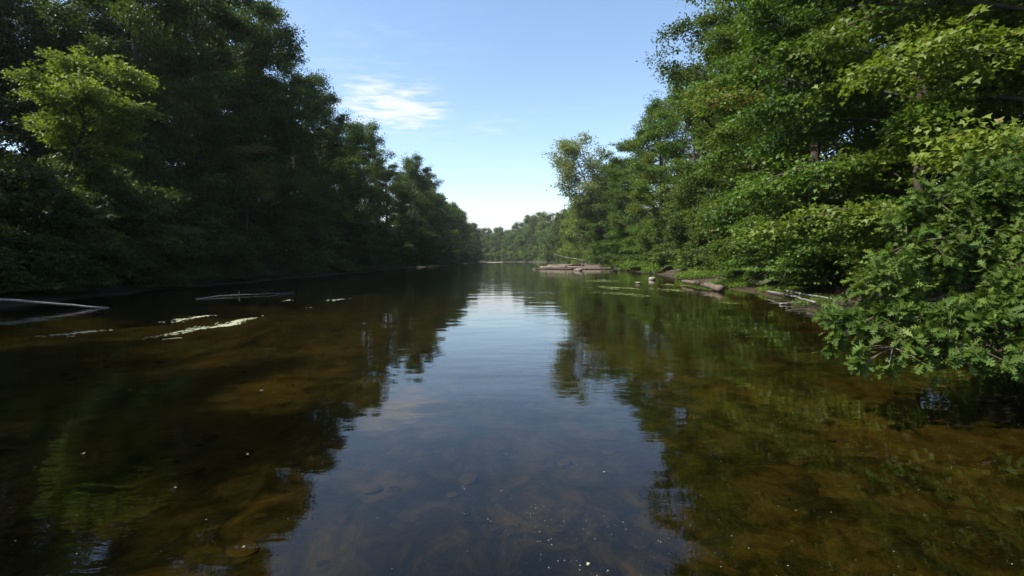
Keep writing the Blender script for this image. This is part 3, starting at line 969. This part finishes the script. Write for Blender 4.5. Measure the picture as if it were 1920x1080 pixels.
def rock_mat(name, c0, c1, rough=.8):
    m = bpy.data.materials.new(name)
    m.use_nodes = True
    w = NT(m.node_tree)
    co = w.n('ShaderNodeTexCoord').outputs['Object']
    rn = w.n('ShaderNodeObjectInfo').outputs['Random']
    n1 = w.noise(co, 2.2, 6, .65)
    f = w.math('ADD', n1, w.math('MULTIPLY', w.math('SUBTRACT', rn, .5), .35))
    col = w.ramp(f, [(.32, c0), (.68, c1)])
    bp = w.n('ShaderNodeBump', {'Strength': .5, 'Distance': .08, 'Height': n1})
    p = w.n('ShaderNodeBsdfPrincipled', {'Base Color': col, 'Roughness': rough, 'Specular IOR Level': .3, 'Normal': bp})
    w.n('ShaderNodeOutputMaterial', {0: p})
    return m


ROCK = rock_mat('rock', (.12, .098, .075), (.33, .29, .24))
BEDSTONE = rock_mat('bed_stone', (.026, .021, .012), (.10, .072, .036))


def rock(label, px, py, sx, sy, sz, seed, up=.4):
    p = at(px, py)
    o = link('rock', rock_mesh('rock', seed, ROCK), loc=(p[0], p[1], sz * up))
    o.scale = (sx, sy, sz)
    o.rotation_euler = (0, 0, seed)
    tag(o, label, 'rock')


rock('round tan boulder in the water before the driftwood pile', 1084, 508, .75, .6, .42, 3)
rock('pale domed rock breaking the surface before the leafy herb patch', 1223, 525, .42, .36, .26, 4)
rock('flat pale rock awash left of the pale domed rock', 1196, 531.5, .40, .30, .10, 5)
rock('small white rock far off by the left bank', 914, 491.5, 2.2, 1.4, .5, 6)

# far gravel bar beyond the end of the left bank
bar = link('gravel_bar', rock_mesh('gravel_bar', 9, ROCK), loc=(-13, 380, -.15))
bar.scale = (8, 4, .40)
tag(bar, 'long pale gravel bar across the far end of the river', 'gravel bar')


# stones on the river bed, the ones near enough to pick out under the water
def bed_stones():
    g = np.random.default_rng(8)
    shapes = [rock_mesh('bed_stone', 20 + i, BEDSTONE, 2) for i in range(5)]
    n = 0
    while n < 120:
        y = 2.2 + 13 * g.random() ** 1.5
        x = g.uniform(-1.05, 1.05) * (y + 1.5)
        if not (bank_l(y) + 2 < x < bank_r(y) - 1.5):
            continue
        s = g.uniform(.035, .12) * (1 + .03 * y)
        o = link('stone', shapes[n % 5], GROUND)
        o.location = (x, y, gz(x, y) - .05 * s)
        o.scale = (s * g.uniform(.8, 1.5), s * g.uniform(.8, 1.3), s * g.uniform(.25, .5))
        o.rotation_euler = (g.normal(0, .1), g.normal(0, .1), g.uniform(0, 6.28))
        n += 1


bed_stones()


# low leafy plants on the right shore
def herb_patch(label, cx, cy, rx, ry, h, seed, n=1500, leaf=.16):
    g = np.random.default_rng(seed)
    a = g.uniform(0, 2 * np.pi, n // 9)
    q = np.sqrt(g.random(n // 9))
    sx, sy = cx + rx * q * np.cos(a), cy + ry * q * np.sin(a)
    sz = ground_z(sx, sy)
    hh = h * (1 - .5 * q ** 2) * g.uniform(.6, 1.1, len(sx))
    root = link('herb_patch', None, loc=(cx, cy, gz(cx, cy)))
    B = np.array([cx, cy, gz(cx, cy)])
    tag(root, label, 'plants')
    T = Tubes()
    for k in range(len(sx)):
        b = np.array([sx[k], sy[k], max(sz[k], 0)])
        T.add(np.stack([b, b + (g.normal(0, .04), g.normal(0, .04), hh[k] * .55), b + (g.normal(0, .1), g.normal(0, .1), hh[k])]) - B, [.010, .008, .004], 3, cap=False)
    link('stems', T.mesh('herb_stems', TWIG), root)
    ii = np.repeat(np.arange(len(sx)), 9)
    P = np.stack([sx[ii] + g.normal(0, .10, len(ii)), sy[ii] + g.normal(0, .10, len(ii)),
                  np.maximum(sz[ii], 0) + hh[ii] * g.uniform(.25, 1.0, len(ii))], -1)
    D = g.normal(0, 1, (len(ii), 3)) * np.array([1, 1, .35])
    N = nrm(np.array([0, 0, 1.0]) + g.normal(0, .35, (len(ii), 3)))
    V, F = leaf_arrays(P - B, D, N, leaf * g.uniform(.6, 1.2, len(ii)), T_DIAMOND)
    tone = np.repeat(np.clip(g.normal(.5, .2, len(ii)), 0, .95), 4)
    link('leaves', mesh_from('herb_leaves', V, F, L_HERB, tone), root)


herb_patch('wide patch of bright low herbs behind the thick grey log', 18.9, 51.5, 2.0, 4.0, 1.1, 1, 4200, .20)
herb_patch('small bright tuft of herbs on the shore near the pale domed rock', 20.3, 74, 1.3, 3.0, 1.5, 2, 2000, .25)
herb_patch('mound of bright shore herbs right of the driftwood pile', 21.4, 92, 2.0, 5.0, 2.1, 3, 3000, .32)
herb_patch('low creeping herbs along the shore in front of the grey fallen log tree', 15.9, 37.5, 1.0, 3.5, .55, 5, 2600, .15)
herb_patch('sparse low herbs on the muddy shore above the bleached branches', 15.6, 29.5, .8, 2.6, .30, 6, 1500, .12)
herb_patch('small herbs on the shore edge just left of the oak leaves', 14.2, 24.5, .7, 1.8, .25, 7, 1200, .10)
p = at(1530, 575)
herb_patch('little creeping herbs among the sticks beside the oak', p[0] + .5, p[1] + .2, 1.2, 1.2, .22, 4, 1200, .08)


# bare dead tree at the upper left
def dead_tree():
    g = np.random.default_rng(15)
    bx, by = -28.6, 25.5
    root = link('dead_tree', None, loc=(bx, by, gz(bx, by)))
    tag(root, 'bare grey dead tree with thin twigs at the upper left edge', 'tree')
    tr = np.array([(0, 0, -.4), (.1, 0, 4), (.0, .1, 8), (.4, 0, 12)])
    link('trunk', Tubes().add(tr, [.16, .13, .10, .05], 8, rough=.05, rng=g).mesh('dead_trunk', DEADWOOD), root)
    for k in range(9):
        z = g.uniform(7, 11.5)
        a = np.array([.1, 0, z])
        ang = g.uniform(-1.6, 1.0)
        e = a + np.array([math.cos(ang) * g.uniform(2, 4), math.sin(ang) * 1.5, g.uniform(.8, 3)])
        c = bez(a, (a + e) / 2 + (0, 0, -.4), e, 8)
        T = Tubes().add(c, np.linspace(.045, .012, 8), 5, cap=False)
        for j in range(9):
            i = int(g.integers(2, 8))
            d = nrm((e - a) * .4 + g.normal(0, 1.4, 3))
            T.add(np.stack([c[i], c[i] + d * .5 + (0, 0, .05), c[i] + d * g.uniform(.8, 1.5) + (0, 0, .2)]), [.014, .010, .005], 3, cap=False)
        link('branch', T.mesh('dead_branch', DEADWOOD), root)


dead_tree()


# ------------------------------------------------------------------ things afloat
def scum_mat(name, c0, c1):
    m = bpy.data.materials.new(name)
    m.use_nodes = True
    w = NT(m.node_tree)
    pos = w.n('ShaderNodeNewGeometry').outputs['Position']
    col = w.ramp(w.noise(pos, 5.0, 5, .7), [(.35, c0), (.65, c1)])
    p = w.n('ShaderNodeBsdfPrincipled', {'Base Color': col, 'Roughness': .75, 'Specular IOR Level': .2})
    w.n('ShaderNodeOutputMaterial', {0: p})
    return m


SCUM = scum_mat('pale_algae', (.22, .24, .13), (.42, .43, .29))
ALGAE = scum_mat('green_algae', (.065, .082, .020), (.155, .180, .044))
FOAM = scum_mat('foam', (.42, .41, .36), (.62, .61, .56))


def flakes(P, rad, squash, rot, thick, g):
    """thin six-sided domed flakes lying on the water"""
    n = len(P)
    th = np.linspace(0, 2 * np.pi, 6, endpoint=False)
    r = rad[:, None] * g.uniform(.6, 1.25, (n, 6))
    lx, ly = r * np.cos(th), r * np.sin(th) * squash[:, None]
    c, s = np.cos(rot)[:, None], np.sin(rot)[:, None]
    ring = np.stack([P[:, 0:1] + c * lx - s * ly, P[:, 1:2] + s * lx + c * ly, np.full((n, 6), .0015)], -1)
    top = P + np.stack([np.zeros(n), np.zeros(n), thick], -1)
    V = np.concatenate([ring, top[:, None]], 1)
    t = np.array([(i, (i + 1) % 6, 6) for i in range(6)])
    F = t[None] + (np.arange(n) * 7)[:, None, None]
    return V.reshape(-1, 3), F.reshape(-1, 3)


def octaves(x, y, seed):
    return .7 * vnoise(x, y, seed) + .8 * vnoise(x * 2.7, y * 2.3, seed + 1) + .8 * vnoise(x * 6.1, y * 5.3, seed + 2)


def mat_patch(label, a, b, width, n, mat, seed, rad=(.05, .16), name='algae_raft', cat='algae', group=None):
    """a drifting raft of algae between two points on the water: one thin ragged sheet, torn into strings along the current"""
    a, b = np.asarray(a), np.asarray(b)
    d = b - a
    L = np.linalg.norm(d)
    d = d / L
    nr = np.array([-d[1], d[0], 0])
    st = .035 * (1 + .03 * a[1])
    nu, nv = int(min(230, max(10, L / st / 1.4))), int(min(90, max(8, 2 * width / st)))
    U, Vv = np.meshgrid(np.linspace(0, 1, nu + 1), np.linspace(-1, 1, nv + 1), indexing='ij')
    wob = .22 * np.sin(U * 7 + seed) + .12 * np.sin(U * 17 + seed * 2)
    P = (a + b) / 2 * 0 + d * (L * (U - .5))[..., None] + nr * (width * (Vv + wob))[..., None]
    g = np.random.default_rng(seed)
    P = P + d * g.normal(0, .25 * st, U.shape)[..., None] + nr * g.normal(0, .25 * st, U.shape)[..., None]
    nz = octaves(U * L * 1.1 / (1 + .02 * a[1]), Vv * width * 8.5 / (1 + .02 * a[1]), seed)
    P[..., 2] = .004 + .010 * np.clip(nz, 0, 1)
    cu, cv = (U[:-1, :-1] + U[1:, 1:]) / 2, (Vv[:-1, :-1] + Vv[1:, 1:]) / 2
    cn = (nz[:-1, :-1] + nz[1:, 1:]) / 2
    env = np.sin(np.pi * np.clip(cu, 0, 1)) ** .7
    keep = cn + g.normal(0, .22, cn.shape) > -.08 + 1.1 * np.abs(cv) ** 1.6 + .9 * (1 - env)
    i = (np.arange(nu)[:, None] * (nv + 1) + np.arange(nv)[None])[keep]
    F = np.stack([i, i + nv + 1, i + nv + 2, i + 1], -1)
    used, inv = np.unique(F.ravel(), return_inverse=True)
    o0 = (a + b) / 2
    o0[2] = 0
    o = link(name, mesh_from(name, P.reshape(-1, 3)[used], inv.reshape(-1, 4), mat, smooth=True, k=4), loc=o0)
    tag(o, label, cat, group)


GA = 'pale algae rafts on the dark left water'
mat_patch('largest pale algae raft drifting on the dark left water', at(270, 637), at(495, 592), .75, 900, SCUM, 1, (.04, .12), group=GA)
mat_patch('faint long algae raft left of the largest pale raft', at(40, 633), at(225, 617), .65, 420, SCUM, 2, (.04, .11), group=GA)
mat_patch('thin broken algae raft behind the largest pale raft', at(270, 610), at(415, 590), .5, 300, SCUM, 3, (.04, .11), group=GA)
mat_patch('short bright algae scrap in front of the largest pale raft', at(293, 638), at(345, 633), .16, 130, SCUM, 4, (.03, .09), group=GA)
mat_patch('small pale algae scrap farthest out from the thin bare branch', at(615, 565), at(652, 559), .5, 60, SCUM, 5, (.05, .14), group=GA)
mat_patch('single pale algae scrap below the thin bare branch', at(572, 577), at(592, 576), .12, 30, SCUM, 6, (.04, .1), group=GA)
mat_patch('small algae scrap just right of the thin bare branch', at(525, 566), at(556, 561), .4, 40, SCUM, 7, (.04, .12), group=GA)
GB = 'green algae mats off the right shore'
mat_patch('longest yellow-green algae mat off the right shore', at(1095, 546), at(1240, 558), 1.0, 800, ALGAE, 11, (.08, .22), group=GB)
mat_patch('green algae mat before the two pale rocks', at(1215, 541), at(1310, 547), 1.6, 600, ALGAE, 12, (.08, .24), group=GB)
mat_patch('far green algae mat behind the longest mat', at(1110, 524), at(1165, 530), 2.5, 420, ALGAE, 13, (.12, .3), group=GB)
mat_patch('near green algae mat by the muddy right shore', at(1340, 566), at(1410, 570), .5, 300, ALGAE, 14, (.05, .14), group=GB)
mat_patch('thin green algae mat right of the pale domed rock', at(1240, 532), at(1310, 538), 1.4, 360, ALGAE, 15, (.08, .2), group=GB)
mat_patch('faint algae mat left of the flat pale rock', at(1120, 536), at(1190, 545), 1.8, 320, ALGAE, 16, (.08, .2), group=GB)


def foam_specks():
    g = np.random.default_rng(4)
    cl = [(at(1080, 1000), .7, .8, 300), (at(880, 940), .8, .6, 160), (at(1440, 800), .5, .9, 120), (at(1300, 960), .8, .8, 130),
          (at(400, 960), 1.2, .8, 110), (at(1700, 1010), .9, .6, 90), (at(960, 860), 1.2, .8, 140), (at(1640, 860), 1.6, 1.0, 90), (at(560, 780), 3.0, 2.0, 60)]
    P = np.concatenate([np.stack([c[0] + g.normal(0, a, n), c[1] + g.normal(0, b, n), np.zeros(n)], -1) for c, a, b, n in cl])
    P = P[P[:, 1] > 1.5]
    n = len(P)
    P[:, :2] += (vnoise(P[:, 0] * 2.2, P[:, 1] * 1.4, 9) * .35)[:, None] * np.array([1.0, .6])
    P = P[vnoise(P[:, 0] * 3, P[:, 1] * 2, 12) > -.05]
    n = len(P)
    rad = .0013 + .0036 * g.random(n) ** 5
    V, F = flakes(P, rad, g.uniform(.6, 1, n), g.uniform(0, 6.28, n), rad * .6, g)
    o = link('foam_specks', mesh_from('foam_specks', V, F, FOAM))
    tag(o, 'scattered white foam specks drifting on the near water', 'foam', kind='stuff')


foam_specks()

FLOAT_LEAF = leaf_mat('floating_leaf', (.30, .25, .14), (.42, .36, .22), (.55, .48, .32), trans=.15)


def floating_leaf(label, px, py, size, seed, tone=.5):
    g = np.random.default_rng(seed)
    p = at(px, py)
    tv = T_OAK[0].copy() if seed % 2 else T_MAPLE[0].copy()
    tf = T_OAK[1] if seed % 2 else T_MAPLE[1]
    tv[:, 1] -= .5
    tv[:, 2] += .15 + .5 * tv[:, 1] ** 2 * g.uniform(.3, .8)
    o = link('floating_leaf', mesh_from('floating_leaf', tv, tf, FLOAT_LEAF, np.full(len(tv), tone)), loc=(p[0], p[1], .002))
    o.scale = (size,) * 3
    o.rotation_euler = (0, 0, g.uniform(0, 6.28))
    tag(o, label, 'leaf', 'fallen leaves afloat on the near water')


floating_leaf('pale cream leaf afloat in the nearest water, biggest of all', 1102, 1060, .045, 1, .9)
floating_leaf('yellowish leaf afloat on the far left dark water', 155, 852, .045, 2, .4)
floating_leaf('pale leaf afloat midway on the dark left water', 490, 734, .07, 4, .8)
floating_leaf('small round leaf afloat low on the dark left water', 329, 915, .03, 3, .7)
floating_leaf('thin straw-coloured leaf afloat at the lower left by the tree reflection', 456, 1027, .026, 6, .3)
floating_leaf('small white leaf afloat beside the right foam specks', 1132, 886, .03, 5, .9)
floating_leaf('tiny pale leaf afloat nearest the pale algae rafts', 243, 732, .05, 7, .8)
floating_leaf('tiny leaf afloat left of the reflected sky edge', 465, 852, .03, 8, .9)


# ------------------------------------------------------------------ light summer haze down the river
def haze():
    m = bpy.data.materials.new('haze')
    m.use_nodes = True
    w = NT(m.node_tree)
    v = w.n('ShaderNodeVolumePrincipled', {'Color': (.95, .97, 1.0, 1), 'Density': HAZE, 'Anisotropy': .25})
    w.t.links.new(v.outputs[0], w.n('ShaderNodeOutputMaterial').inputs['Volume'])
    x0, x1, y0, y1, z0, z1 = -2600, 2600, -2100, 3100, -4, 48
    V = np.array([(x, y, z) for z in (z0, z1) for y in (y0, y1) for x in (x0, x1)], float)
    F = np.array([(0, 2, 3, 1), (4, 5, 7, 6), (0, 1, 5, 4), (2, 6, 7, 3), (0, 4, 6, 2), (1, 3, 7, 5)])
    o = link('haze', mesh_from('haze', V, F, m, k=4))
    tag(o, 'thin pale summer haze over the river', kind='stuff')


HAZE = .00013
haze()
